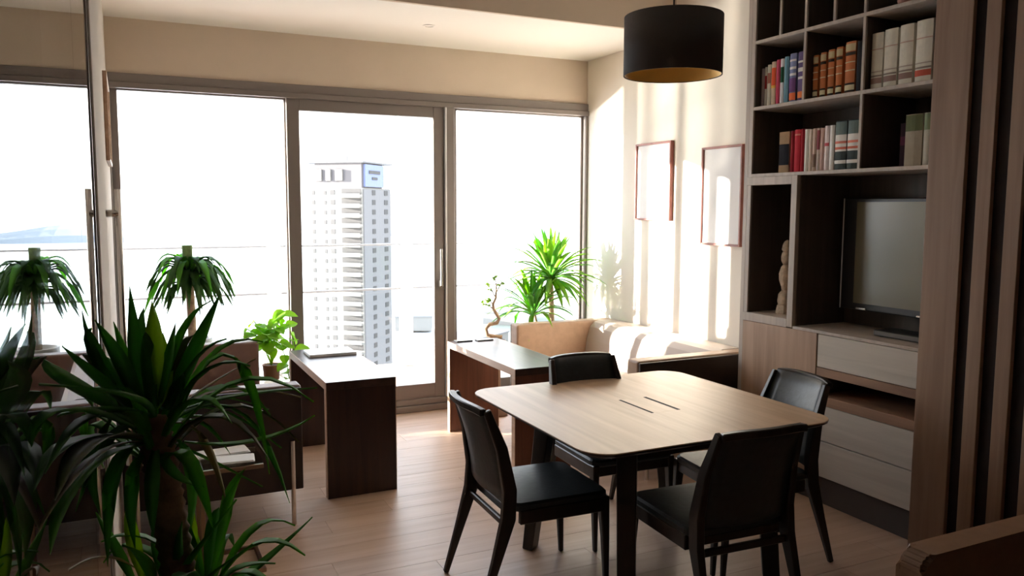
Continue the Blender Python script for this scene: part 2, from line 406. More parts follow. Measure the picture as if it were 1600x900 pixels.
def ridge(name, x0, x1, y, h, seed, fade=.2):
    r = random.Random(seed); bm = bmesh.new(); n = 60; rows = []
    ph = [r.uniform(0, 6) for _ in range(4)]
    for i in range(n + 1):
        s = i / n; x = x0 + (x1 - x0) * s
        env = min(1, s / fade, (1 - s) / fade)
        z = h * max(0.02, env) * (.62 + .2 * math.sin(7 * s + ph[0]) + .1 * math.sin(17 * s + ph[1]) + .08 * math.sin(41 * s + ph[2]))
        rows.append([bm.verts.new((x, y + 40 * k * k, -91 + z * f)) for k, f in enumerate((0, .45, .8, 1, .6))] )
    for a, b in zip(rows, rows[1:]):
        for k in range(4): bm.faces.new((a[k], b[k], b[k + 1], a[k + 1]))
    return struct(name, bm, m_hill)
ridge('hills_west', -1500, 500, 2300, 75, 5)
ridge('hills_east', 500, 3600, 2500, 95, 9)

# residential tower, corner towards us, balcony stack on its sunny face
D = 250.0
tw = thing('apartment_tower', 'pale high-rise apartment tower with balconies and blue sign, seen through the sliding door', 'tower')
SW = 20.0; ang = math.radians(28)
def bearing(deg):     # compass direction over the bay, degrees east of the room's long axis
    return Vector((math.sin(math.radians(deg)), math.cos(math.radians(deg)), 0))
corner = bearing(15.06) * D
tw.location = corner
view = bearing(14.1); rgt = Vector((view.y, -view.x, 0))
eL = (-rgt * math.cos(ang) + view * math.sin(ang)).normalized()       # along the pale face, to the left
eR = (rgt * math.sin(ang) + view * math.cos(ang)).normalized()        # along the grey face, to the right
nL = (-view * math.cos(ang) - rgt * math.sin(ang)).normalized()       # outward of pale face
nR = (rgt * math.cos(ang) - view * math.sin(ang)).normalized()
ZT, ZB = 7.6, -88.0
def quadbox(bm, o, a, la, b, lb, z0, z1):
    p = [o, o + a * la, o + a * la + b * lb, o + b * lb]
    v = [bm.verts.new((q.x, q.y, z)) for z in (z0, z1) for q in p]
    for f in ((3, 2, 1, 0), (4, 5, 6, 7), (0, 1, 5, 4), (1, 2, 6, 5), (2, 3, 7, 6), (3, 0, 4, 7)): bm.faces.new([v[i] for i in f])
Z0 = Vector((0, 0, 0))
bm = bmesh.new(); quadbox(bm, Z0, eL, SW, eR, SW, ZB, ZT); obj('shaft', bm, m_conc, tw)
bm = bmesh.new(); quadbox(bm, nR * .02 + eR * .6, eR, SW - 1.2, nR, .3, ZB, ZT - .4); obj('grey_facade', bm, m_tgrey, tw)
bm = bmesh.new(); quadbox(bm, eL * .3 + eR * .3, eL, SW - 4.1, eR, SW - 5.8, ZT, ZT + 7.6); obj('crown_block', bm, mat('grey_crown_render', (.085, .08, .085), .8), tw)
bm = bmesh.new(); quadbox(bm, eL * -.6 - eR * .6, eL, SW + 1, eR, SW + 1, ZT + 7.6, ZT + 8.1); obj('roof_slab', bm, m_tgrey, tw)
bm = bmesh.new(); quadbox(bm, eR * 1.6 + nR * -.6, eR, SW - 7.2, nR, .95, ZT + .4, ZT + 7.2); sg = obj('rooftop_sign', bm, m_tblue, tw)
bm = bmesh.new(); quadbox(bm, eR * 4 + nR * .3, eR, 7.5, nR, .25, ZT + 4.4, ZT + 5.4); quadbox(bm, eR * 6 + nR * .3, eR, 3.6, nR, .25, ZT + 2.6, ZT + 3.4); obj('sign_mark', bm, m_twin, sg)
for u, wd in ((6.5, 2.4), (10.5, 1.6), (13.6, 2.2)):
    bm = bmesh.new(); quadbox(bm, eL * u + nL * -.4, eL, wd, nL, .8, ZT + 2.2, ZT + 5.6); obj('crown_opening', bm, m_conc, tw)
bm = bmesh.new(); quadbox(bm, eL * 8 + eR * 6, eL, .5, eR, .5, ZT + 8.1, ZT + 11); obj('antenna', bm, m_tgrey, tw)
FL = 3.0
proto = {}
def rep(name, key, bmf, m, off):
    if key not in proto:
        bm = bmf(); me = bpy.data.meshes.new(name); bmesh.ops.recalc_face_normals(bm, faces=bm.faces[:]); bm.to_mesh(me); bm.free(); me.materials.append(m); proto[key] = me
    o = bpy.data.objects.new(name, proto[key]); C.objects.link(o); o.parent = tw; o.location = off
def winL(wd, ht):
    def f():
        bm = bmesh.new(); quadbox(bm, Z0, eL, wd, nL, .12, 0, ht); return bm
    return f
def winR(wd, ht):
    def f():
        bm = bmesh.new(); quadbox(bm, nR * .32, eR, wd, nR, .12, 0, ht); return bm
    return f
def balc():
    bm = bmesh.new(); quadbox(bm, Z0, eL, 7.2, nL, 1.7, 0, .35); quadbox(bm, nL * 1.6, eL, 7.2, nL, .12, .35, 1.25); return bm
def rec():
    bm = bmesh.new(); quadbox(bm, Z0, eL, 6.6, nL, .1, 0, 1.75); return bm
for k in range(21):
    z = ZT - 3.0 - k * FL
    rep('balcony', 'b', balc, m_conc, eL * .1 + Vector((0, 0, z)))
    rep('balcony_window', 'r', rec, m_twin, eL * .4 + Vector((0, 0, z + 1.05)))
    for i, u in enumerate((9.3, 12.2, 16.2)):
        rep('window', 'wl%d' % i, winL((1.5, .8, .9)[i], (1.5, 1.2, 1.3)[i]), m_twin, eL * u + Vector((0, 0, z + .9)))
    for i, u in enumerate((6.0, 14.5)):
        rep('window', 'wr%d' % i, winR((2.2, 2.6)[i], 1.5), m_twin, eR * u + Vector((0, 0, z + .9)))
# low roofs beside the tower, far below
for i, (deg_, d_, w_, h_, lab) in enumerate(((19.3, 300, 26, 9, 'pale low flat-roofed building close to the foot of the tower'), (20.55, 420, 30, 10, 'pale low flat-roofed building behind the door handle, half lost in haze'),
        (22.92, 520, 40, 8, 'hazy flat-roofed building left of the bonsai, far below'), (25.33, 640, 46, 9, 'hazy flat-roofed building between bonsai and sunny yucca, farthest off'), (18.6, 610, 40, 10, 'hazy flat-roofed building above the one at the tower foot'))):
    p = bearing(deg_) * d_
    hb = thing('low_building', lab, 'building', (p.x, p.y, -88.5), .3 * i, 'low buildings on the shore far below')
    obj('wall', B(-w_ / 2, w_ / 2, -w_ / 3, w_ / 3, 0, h_), m_conc, hb)
    obj('roof', B(-w_ / 2 - .6, w_ / 2 + .6, -w_ / 3 - .6, w_ / 3 + .6, h_, h_ + .8), m_tgrey, hb)

# ------------------------------------------------------------------ bookcase wall (built-in, one piece of furniture)
XF, XB, Y0, Y1 = 3.537, 3.95, 2.30, 3.968
bk = thing('bookcase', 'tall grey-brown built-in bookcase with open shelves, screen niche and pale drawers', 'bookcase', (XF, 3.2, 0))
def bb(name, x0, x1, y0, y1, z0, z1, m, par=None, bev=.0015):
    return obj(name, B(x0 - XF, x1 - XF, y0 - 3.2, y1 - 3.2, z0, z1, bev), m, par or bk)
bb('back_panel', XB, XB + .02, Y0, Y1, .17, 3.3, m_ash_shaded)
def shaded_board(name, x0, x1, y0, y1, z0, z1):
    """a board with a pale front edge and a body darkened for shade behind it"""
    p = bb(name, x0 + .012, x1, y0, y1, z0, z1, m_ash_shaded)
    bb('front_edge', x0, x0 + .012, y0, y1, z0, z1, m_ash, p)
    return p
shaded_board('side_panel', XF, XB, 3.935, Y1, .0, 3.3)
bb('side_stile', XF, 3.768, Y1, 4.002, 0, 3.3, m_ash)
bb('end_panel', XF, XB, Y0, Y0 + .03, 0, 3.3, m_ash)
for z in (1.895, 2.305, 2.705, 3.22):
    p = bb('shelf', XF + .01, XB, Y0 + .03, 3.935, z, z + .02, m_ash)
    bb('front_edge', XF, XF + .01, Y0 + .03, 3.935, z, z + .02, m_ash, p)
for y, z0, z1 in ((3.533, 2.325, 2.705), (3.12, 2.325, 2.705), (2.68, 2.325, 2.705), (3.12, 1.915, 2.305), (2.68, 1.915, 2.305), (3.73, 2.725, 3.22), (3.533, 2.725, 3.22), (3.325, 2.725, 3.22), (3.12, 2.725, 3.22), (2.68, 2.725, 3.22)):
    shaded_board('divider', XF, XB, y - .009, y + .009, z0, z1)
# open display niche beside the screen niche: a thick pale frame
p = bb('niche_frame', XF - .006, XB, 3.545, 3.590, 1.0, 1.895, m_ash)
bb('niche_rail', XF - .006, XF + .05, 3.590, 3.968, 1.845, 1.895, m_ash, p)
bb('niche_rail', XF - .006, XB, 3.590, 3.968, .995, 1.047, m_ash, p)
bb('niche_shade_sheet', XF + .02, XB, 3.590, 3.598, 1.047, 1.845, m_ash_shaded, p)  # thin dark sheets painted in for the shade inside the niches
bb('niche_shade_sheet', XF + .02, XB, 3.537, 3.545, 1.01, 1.895, m_ash_shaded, p)
# base: cupboard door, worktop, drawers, open slot
bb('door', XF - .004, XF + .016, 3.352, 3.965, .10, .993, m_brownwood)
bb('cupboard_body', XF + .018, XB, 3.34, 3.935, .10, .993, m_ash_shaded)
bb('worktop', XF - .002, XB, Y0 + .03, 3.545, .993, 1.010, m_ash)
bb('carcass', XF + .03, XB, Y0 + .03, 3.335, .17, .58, m_ash_shaded)
bb('upper_carcass', XF + .03, XB, Y0 + .03, 3.335, .80, .99, m_ash_shaded)
for z0, z1 in ((.803, .990), (.383, .583), (.172, .377)):
    bb('drawer_front', XF - .002, XF + .018, Y0 + .03, 3.345, z0, z1, m_ash_y, None, .002)
bb('rail', XF - .004, XB, Y0 + .03, 3.345, .752, .800, m_brownwood_y)
bb('slot_floor', XF - .004, XB, Y0 + .03, 3.345, .586, .640, m_brownwood_y)
bb('plinth', XF + .04, XB, Y0, 3.95, 0, .168, m_toe)

# ------------------------------------------------------------------ books
def book(yc, z, t, h, col, label, bands=(), xf=3.585, d=.17, hub=True, group=None):
    """upright book with its spine towards -x; bands: (z0 frac, z1 frac, colour)"""
    key = 'cloth_%02d%02d%02d' % tuple(int(c * 99) for c in col)
    m = bpy.data.materials.get(key) or mat(key, col, .75, spec=.15, noise=.06, nscale=30)
    bm = bmesh.new()
    n = 5; pts = [(d, -t / 2), (d, t / 2)] + [(.006 - .006 * math.sin(PI * k / n), t / 2 - t * k / n) for k in range(n + 1)]
    inner = [(d + .001, -t / 2 + .003), (d + .001, t / 2 - .003), (.012, t / 2 - .003), (.012, -t / 2 + .003)]
    lo = [bm.verts.new((x, y, 0)) for x, y in pts]; hi = [bm.verts.new((x, y, h)) for x, y in pts]
    for i in range(len(pts)): bm.faces.new((lo[i], lo[(i + 1) % len(pts)], hi[(i + 1) % len(pts)], hi[i]))
    bm.faces.new(lo[::-1]); bm.faces.new(hi)
    b = obj('book', bm, m); b.location = (xf, yc, z); tag(b, label, 'book', group)
    obj('page_block', B(.014, d - .004, -t / 2 + .003, t / 2 - .003, h - .003, h + .0008), m_white, b)
    for bi, (z0, z1, c) in enumerate(bands):
        k2 = 'band_%02d%02d%02d' % tuple(int(v * 99) for v in c)
        mb = bpy.data.materials.get(k2) or mat(k2, c, .75, spec=.15)
        bm = bmesh.new()
        q = [(.0055 - .0065 * math.sin(PI * k / n), t / 2 * .99 - t * .99 * k / n) for k in range(n + 1)]
        a = [bm.verts.new((x - .0004 - .0005 * bi, y * (1 + .006 * bi), h * z0)) for x, y in q] + [bm.verts.new((.012, -t / 2 + .002, h * z0)), bm.verts.new((.012, t / 2 - .002, h * z0))]
        e = [bm.verts.new((v.co.x, v.co.y, h * z1)) for v in a]
        for i in range(len(a)): bm.faces.new((a[i], a[(i + 1) % len(a)], e[(i + 1) % len(a)], e[i]))
        bm.faces.new(a[::-1]); bm.faces.new(e)
        obj('spine_band', bm, mb, b)
    return b
W_, RED, GRN = (.72, .68, .62), (.62, .10, .05), (.03, .12, .06)
Z2, Z3 = 2.326, 1.916
G1 = 'books in the upper left compartment'
row = [  # y, thickness, height, colour, text, bands
    (3.919, .024, .235, (.28, .22, .22), 'grey-mauve book at the window end of the upper left compartment', ()),
    (3.893, .018, .24, (.50, .45, .38), 'greyish cream book with dark red upper label, second from the window end', ((.45, .78, (.30, .03, .03)),)),
    (3.866, .028, .25, (.64, .62, .52), 'pale cream-green book beside the one with the dark red label', ((.55, .8, (.42, .17, .13)),)),
    (3.828, .035, .262, (.66, .50, .36), 'cream book with a bright orange-red upper half', ((.45, .86, (.80, .13, .05)), (.4, .46, (.85, .5, .1)))),
    (3.790, .030, .268, (.52, .07, .12), 'crimson book between the orange-topped and the green-labelled ones', ()),
    (3.757, .028, .268, (.74, .70, .70), 'white book with a dark green label', ((.48, .82, GRN),)),
    (3.722, .034, .275, (.16, .29, .36), 'plain teal blue book right of the green-labelled white one', ()),
    (3.670, .050, .285, (.20, .22, .36), 'thick slate blue book with pale bands and orange foot', ((.05, .2, (.80, .17, .06)), (.55, .6, W_), (.68, .73, W_), (.84, .88, W_), (.22, .5, (.16, .07, .20)))),
    (3.602, .054, .285, (.13, .09, .19), 'thick dark violet book with pale bands next to the divider', ((.07, .2, (.82, .24, .08)), (.45, .5, W_), (.6, .68, W_), (.78, .82, W_))),
]
for y, t, h, c, lab, bd in row: book(y, Z2, t, h, c, lab, bd, group=G1)
OR, CR, BKx, GD = (.46, .15, .055), (.50, .40, .23), (.03, .025, .02), (.62, .54, .33)
lw = lambda: ((.03, .21, BKx), (.07, .17, GD), (.74, .80, BKx), (.82, .96, CR), (.44, .46, GD), (.6, .615, GD))
names = ['narrowest orange law volume beside the left divider, black and gold bands', 'second orange law volume from the left divider, black and gold bands',
         'middle one of the five orange law volumes, black and gold bands', 'orange law volume left of the thickest one, black and gold bands', 'thickest and tallest orange law volume with gold panels']
for (y, t, h), lab in zip(((3.495, .036, .245), (3.440, .040, .252), (3.383, .042, .258), (3.326, .042, .262), (3.250, .066, .278)), names):
    book(y, Z2, t, h, OR, lab, lw(), group='orange law volumes')
book(3.182, Z2, .05, .27, (.02, .018, .02), 'black volume at the end of the orange law set', (), group='orange law volumes')
for i, (y, t, h) in enumerate(((3.068, .070, .288), (2.985, .078, .294), (2.893, .078, .298), (2.792, .090, .30))):
    book(y, Z2, t, h, (.66, .61, .50), ['thick cream reference volume nearest the divider', 'second of the thick cream reference volumes', 'third of the thick cream reference volumes', 'largest thick cream reference volume with a red foot label'][i],
         ((.22, .25, (.25, .2, .16)), (.10, .2, (.28, .17, .14) if i < 3 else (.50, .10, .06)), (.30, .32, (.4, .33, .27)), (.7, .72, (.52, .36, .28))), xf=3.575, d=.19, group='thick cream reference volumes')
G3 = 'books on the lower shelf left of the divider'
row3 = [
    (3.735, .082, .245, (.36, .24, .14), 'brown volume with a wide black middle, leftmost on the lower shelf', ((.19, .70, (.012, .012, .018)),)),
    (3.668, .024, .245, (.30, .02, .03), 'thin dark red book beside the black and brown one', ()),
    (3.628, .046, .250, (.50, .035, .05), 'broad scarlet book, second of the red ones', ((.86, .9, (.6, .2, .16)),)),
    (3.588, .024, .250, (.36, .02, .03), 'thin red book left of the first white one', ()),
    (3.556, .030, .245, (.76, .72, .64), 'ivory book right of the red ones', ()),
    (3.525, .024, .243, (.66, .55, .46), 'beige book, second pale one after the red books', ()),
    (3.496, .026, .245, (.60, .44, .36), 'dusky pink book with a brown foot', ((.1, .4, (.30, .19, .14)),)),
    (3.467, .022, .245, (.70, .60, .54), 'pale rose slim book in the middle of the pale row', ((.5, .95, (.34, .10, .12)),)),
    (3.438, .026, .243, (.62, .42, .36), 'salmon slim book beside the white pair', ()),
    (3.405, .032, .252, (.74, .64, .62), 'pinkish white book with a red middle label', ((.55, .62, (.6, .12, .14)),)),
    (3.368, .032, .252, (.80, .76, .72), 'bright white book left of the two teal volumes', ()),
]
for y, t, h, c, lab, bd in row3: book(y, Z3, t, h, c, lab, bd, xf=3.60, group=G3)
for y, lab in ((3.305, 'teal black volume with a white and red band, left of the pair'), (3.220, 'teal black volume with a white and red band, next to the lower divider')):
    book(y, Z3, .078, .27, (.05, .065, .065), lab, ((.72, .98, (.13, .17, .16)), (.38, .72, W_), (.42, .47, (.62, .16, .1)), (.54, .59, (.62, .2, .14)), (.13, .2, W_)), xf=3.60, group='teal volumes with a white band')
book(2.925, Z3, .06, .225, (.03, .012, .018), 'nearly black book in the shadow of the lower right compartment', ((.5, .7, (.09, .02, .04)),), xf=3.64)
book(2.845, Z3, .098, .26, (.36, .30, .22), 'thick beige volume with an olive green top', ((.68, .99, (.12, .13, .06)),), xf=3.60)
book(2.765, Z3, .045, .26, (.46, .41, .33), 'narrow cream volume with green top beside the right end divider', ((.68, .99, (.2, .24, .14)),), xf=3.60)
fg = thing('small_ornament', 'small dusky pink ornament on the top shelf at the picture edge', 'ornament', (3.62, 2.93, 2.726))
obj('figure', Lt([(.02, 0), (.045, .01), (.05, .03), (.03, .05), (.036, .075), (.02, .1), (.005, .115)], 14), mat('dusky_pink_glaze', (.45, .22, .17), .5), fg, True)

# carved figurine in the tall open niche
fg = thing('figurine', 'slender beige carved figurine standing in the tall dark niche', 'figurine', (3.70, 3.775, 1.048))
m_carv = mat('carved_stone', (.55, .42, .30), .7, noise=.25, nscale=40, bump=.4)
obj('base', Lt([(.055, 0), (.058, .01), (.05, .05), (.046, .055)], 10), m_carv, fg)
obj('lower_body', Lt([(.044, .055), (.05, .08), (.045, .12), (.026, .145)], 12), m_carv, fg, True)
obj('torso', Lt([(.026, .145), (.03, .17), (.044, .21), (.046, .25), (.034, .29), (.022, .305)], 12), m_carv, fg, True)
obj('head', Lt([(.022, .305), (.034, .33), (.036, .355), (.03, .38), (.02, .39)], 12), m_carv, fg, True)
obj('headdress', Lt([(.024, .385), (.034, .40), (.028, .43), (.018, .45), (.004, .46)], 12), m_carv, fg, True)

# screen on the niche back, small box on the worktop
tv = thing('television', 'flat black-framed television hung inside the bookcase niche', 'television', (3.86, 2.94, 1.44))
obj('housing', B(-.035, .085, -.52, .52, -.325, .322, .006), m_black, tv)
obj('screen', B(-.038, -.034, -.497, .425, -.285, .300), m_screen, tv)
obj('left_bezel', B(-.041, -.034, .516, .522, -.325, .322, .002), m_silver, tv)
bm = bmesh.new(); box(bm, -.045, -.034, .33, .40, -.320, -.308, .002); box(bm, -.045, -.034, -.05, 0, -.320, -.308, .002)
obj('chrome_marks', bm, m_chrome, tv)
sb = thing('media_box', 'small flat black media box lying on the bookcase worktop below the television', 'media box', (3.74, 2.93, 1.0105))
obj('case', B(-.075, .09, -.15, .15, .004, .034, .004), m_black, sb)
obj('front_panel', B(-.078, -.074, -.14, .14, .008, .030), m_frame2, sb)
obj('foot', B(-.06, -.04, -.12, -.1, 0, .005), m_black, sb); obj('foot', B(-.06, -.04, .1, .12, 0, .005), m_black, sb)

# ------------------------------------------------------------------ pictures, switch
def picture(y0, y1, z0, z1, x, nx, label, m_mahog=m_mahog, dp=.032):
    """framed white sheet on a wall; nx: which way it faces"""
    p = thing('framed_picture', label, 'picture', (x, (y0 + y1) / 2, (z0 + z1) / 2))
    h, v = (y1 - y0) / 2, (z1 - z0) / 2; f = .016; d = dp * nx
    obj('frame_side', B(0, d, -h, -h + f, -v, v, .002), m_mahog, p); obj('frame_side', B(0, d, h - f, h, -v, v, .002), m_mahog, p)
    obj('frame_top', B(0, d, -h + f, h - f, v - f, v, .002), m_mahog, p); obj('frame_bottom', B(0, d, -h + f, h - f, -v, -v + f, .002), m_mahog, p)
    obj('sheet', B(0, d * .55, -h + f, h - f, -v + f, v - f), m_white, p)
    return p
picture(5.045, 5.515, 1.605, 2.212, XR, -1, 'white sheet in a thin mahogany frame, nearer the window on the sunny wall')
picture(4.255, 4.680, 1.440, 2.132, XR, -1, 'white sheet in a thin mahogany frame, hung beside the bookcase')
picture(4.95, 5.75, 1.95, 2.43, XL, 1, 'pale-framed picture seen edge-on on the left wall by the glass partition', m_edge, .022)
sw = thing('light_switch', 'small white light switch on the sunny wall between pictures and sofa', 'switch', (XR, 4.876, 1.168))
obj('plate', B(-.010, 0, -.042, .042, -.042, .042, .003), m_whitep, sw)
obj('rocker', B(-.014, -.010, -.026, .026, -.026, .026, .002), m_whitep, sw)

# ------------------------------------------------------------------ pendant lamp
pl = thing('pendant_lamp', 'black drum pendant lamp with a gold lining above the table', 'lamp', (2.335, 3.15, 2.318))
r = .228; hL = .268
obj('shade', Lt([(r, 0), (r, hL), (r - .004, hL), (r - .004, 0)], 56, True), m_shade, pl, True)
obj('lining', Lt([(r - .005, .003), (r - .005, hL - .003), (r - .007, hL - .003), (r - .007, .003)], 56, True), m_gold, pl, True)
bm = bmesh.new()
for k in range(3):
    a = 2 * PI * k / 3; tube(bm, [(0, 0, hL - .03), ((r - .006) * math.cos(a), (r - .006) * math.sin(a), hL - .03)], .003, 6)
obj('spider', bm, m_black, pl)
obj('socket', Lt([(.018, hL - .10), (.02, hL - .09), (.02, hL - .02), (.008, hL)], 14), m_black, pl)
obj('bulb', Lt([(.012, hL - .10), (.03, hL - .13), (.034, hL - .155), (.022, hL - .185), (.003, hL - .195)], 16), m_whitep, pl, True)
obj('cord', T([(0, 0, hL - .01), (0, 0, 3.345 - 2.318)], .0045, 6), m_black, pl)
obj('ceiling_rose', Lt([(.05, 3.335 - 2.318), (.055, 3.35 - 2.318), (.055, 3.36 - 2.318)], 24), m_black, pl)

# ------------------------------------------------------------------ dining table
tb = thing('dining_table', 'square oak-topped dining table with rounded corners and blackened splayed legs', 'table', (2.255, 3.24, 0))
def rr(s, r): return rrect(-.66 + s, .66 - s, -.64 + s, .64 - s, max(.02, r - s))
tt = obj('table_top', prism([(rr(.001, .13), .7345), (rr(0, .13), .7385), (rr(.002, .13), .740)]), m_oak, tb)
obj('bevelled_underside', prism([(rr(.035, .13), .710), (rr(.002, .13), .728), (rr(.0005, .13), .7345)]), m_chairwood, tt)
bm = bmesh.new()
box(bm, -.42, .42, -.47, -.43, .64, .712); box(bm, -.42, .42, .43, .47, .64, .712); box(bm, -.44, -.40, -.43, .43, .64, .712); box(bm, .40, .44, -.43, .43, .64, .712)
obj('apron', bm, m_chairwood, tb)
for fx, fy, tx, ty in ((-.415, -.52, -.385, -.46), (.385, -.52, .36, -.46), (-.485, .24, -.36, .30), (.385, .28, .36, .32)):
    obj('leg', sweep_rect([(fx, fy, 0), (tx, ty, .70)], [(.075, .055), (.085, .085)], (0.8, 0.6 if fy > 0 else -.6, 0)), m_chairwood, tb)
ht = obj('cable_hatch', B(-.046, .098, -.172, .112, .7390, .7403), m_oak, tb)
obj('slot', B(-.056, -.043, -.172, .112, .7390, .7407), m_slatgap, ht); obj('slot', B(.092, .110, -.172, .112, .7390, .7407), m_slatgap, ht)

# ------------------------------------------------------------------ dining chairs
def make_chair(label, loc, rz):
    """local: faces +x, seat centre at the origin"""
    t = thing('dining_chair', label, 'chair', loc, rz, 'chairs around the dining table')
    lo = rrect(-.235, .235, -.235, .235, .05, 4)
    seat = prism([([(x * .97, y * .97) for x, y in lo], .425), (lo, .435), (lo, .452), ([(x * .96, y * .96) for x, y in lo], .462), ([(x * .8, y * .8) for x, y in lo], .463)])
    obj('seat', seat, m_blackleather, t, False)
    fr = bmesh.new()
    box(fr, -.20, .215, -.238, -.212, .37, .432, .004); box(fr, -.20, .215, .212, .238, .37, .432, .004)
    box(fr, .19, .222, -.212, .212, .375, .432, .004); box(fr, -.235, -.205, -.19, .19, .395, .432, .004)
    obj('seat_frame', fr, m_chairwood, t)
    for s in (-1, 1):
        obj('front_leg', sweep_rect([(.228, s * .222, 0), (.218, s * .222, .25), (.207, s * .220, .435)], [(.020, .022), (.030, .034), (.036, .05)], (0, 1, 0)), m_chairwood, t)
        obj('rear_leg', sweep_rect([(-.375, s * .225, 0), (-.305, s * .223, .22), (-.250, s * .220, .40), (-.243, s * .217, .52), (-.275, s * .208, .70), (-.335, s * .192, .865)],
                                   [(.022, .024), (.030, .040), (.034, .062), (.034, .060), (.030, .048), (.024, .032)], (0, 1, 0)), m_chairwood, t)
    bm = bmesh.new(); n = 9; rings = []
    for i in range(n):   # curved leather back: bows backwards in the middle
        z = .475 + (.870 - .475) * i / (n - 1); f = (z - .475) / .395
        xz = -.243 - .03 * f - .075 * f * f
        hw = .205 - .022 * f
        ring = []
        for k in range(9):
            y = -hw + 2 * hw * k / 8; bow = .030 * (1 - (y / hw) ** 2)
            ring.append((xz - bow, y, z))
        rings.append(ring)
    th = .011
    fv = [[bm.verts.new((x + th, y, z)) for x, y, z in r_] for r_ in rings]; bv = [[bm.verts.new((x - th, y, z)) for x, y, z in r_] for r_ in rings]
    for i in range(n - 1):
        for k in range(8):
            bm.faces.new((fv[i][k], fv[i][k + 1], fv[i + 1][k + 1], fv[i + 1][k])); bm.faces.new((bv[i][k + 1], bv[i][k], bv[i + 1][k], bv[i + 1][k + 1]))
        bm.faces.new((fv[i][0], fv[i + 1][0], bv[i + 1][0], bv[i][0])); bm.faces.new((fv[i + 1][8], fv[i][8], bv[i][8], bv[i + 1][8]))
    for k in range(8):
        bm.faces.new((fv[0][k + 1], fv[0][k], bv[0][k], bv[0][k + 1])); bm.faces.new((fv[-1][k], fv[-1][k + 1], bv[-1][k + 1], bv[-1][k]))
    obj('backrest', bm, m_blackleather, t, True)
    top = [(-.352 - .034 * (1 - (y / .195) ** 2), y, .868 - .010 * (abs(y) / .195) ** 4) for y in [-.195 + .39 * k / 10 for k in range(11)]]
    obj('top_rail', sweep_rect(top, [(.030, .030)] * 11, (0, 0, 1)), m_chairwood, t)
    obj('stretcher', sweep_rect([(-.258, -.205, .375), (-.258, .205, .375)], [(.030, .02)] * 2, (0, 0, 1)), m_chairwood, t)
    return t
make_chair('black leather dining chair drawn out in side view left of the table, facing the bookcase', (1.655, 3.165, 0), math.radians(-2))
make_chair('black leather dining chair seen from behind at the near side of the table', (2.165, 2.625, 0), math.radians(87))
make_chair('black leather dining chair across the table, only its low back showing', (2.27, 3.52, 0), math.radians(-92))
make_chair('black leather dining chair between the table and the drawers, turned to the window side', (2.67, 2.985, 0), math.radians(173))

# ------------------------------------------------------------------ desks, laptop, phones
def desk(label, x0, x1, y0, y1, inner):
    t = thing('waterfall_desk', label, 'desk', ((x0 + x1) / 2, (y0 + y1) / 2, 0))
    hx_, hy_ = (x1 - x0) / 2, (y1 - y0) / 2; H = .693; k = .046; e = .004
    def slab(name, xa, xb, ya, yb, za, zb, m):
        s = obj(name, B(xa, xb, ya, yb, za, zb, .0015), m, t)
        return s
    s = slab('desk_top', -hx_ + e, hx_ - e, -hy_, hy_, H - k, H, m_walnut_x)
    obj('edge_band', B(-hx_, -hx_ + e, -hy_, hy_, H - k, H), m_edge, s); obj('edge_band', B(hx_ - e, hx_, -hy_, hy_, H - k, H), m_edge, s)
    for ya, yb in ((-hy_, -hy_ + k), (hy_ - k, hy_)):
        s = slab('end_panel', -hx_ + e, hx_ - e, ya, yb, 0, H - k, inner)
        obj('edge_band', B(-hx_, -hx_ + e, ya, yb, 0, H - k), m_edge, s); obj('edge_band', B(hx_ - e, hx_, ya, yb, 0, H - k), m_edge, s)
    return t
desk('dark walnut waterfall desk with a closed laptop, in front of the sliding door', 1.0, 1.42, 4.575, 5.735, m_walnut)
m_walnut_lit = wood('sunlit_walnut', (.10, .033, .018), (.17, .06, .032), 'Z', .35, 8.0)  # the dark desk's walnut, lightened and reddened to paint in sunlight
desk('walnut waterfall desk with sunlit red put into its colour, half behind the dining table, beside the tan sofa', 2.16, 2.57, 4.47, 5.65, m_walnut_lit)
lp = thing('laptop', 'closed silver laptop at the far end of the dark walnut desk', 'laptop', (1.235, 5.50, .693))
obj('base', B(-.16, .16, -.11, .11, 0, .012, .002), m_silver, lp); obj('lid', B(-.16, .16, -.11, .11, .0125, .019, .003), m_silver, lp)
for x, y, l in ((2.27, 5.60, 'small black phone lying near the left far corner of the sun-toned desk'), (2.43, 5.575, 'small black phone lying near the plant end of the sun-toned desk')):
    ph = thing('phone', l, 'phone', (x, y, .693)); obj('body', B(-.065, .065, -.035, .035, 0, .009, .003), m_black, ph); obj('screen', B(-.058, .058, -.031, .031, .0088, .0096), m_screen, ph)

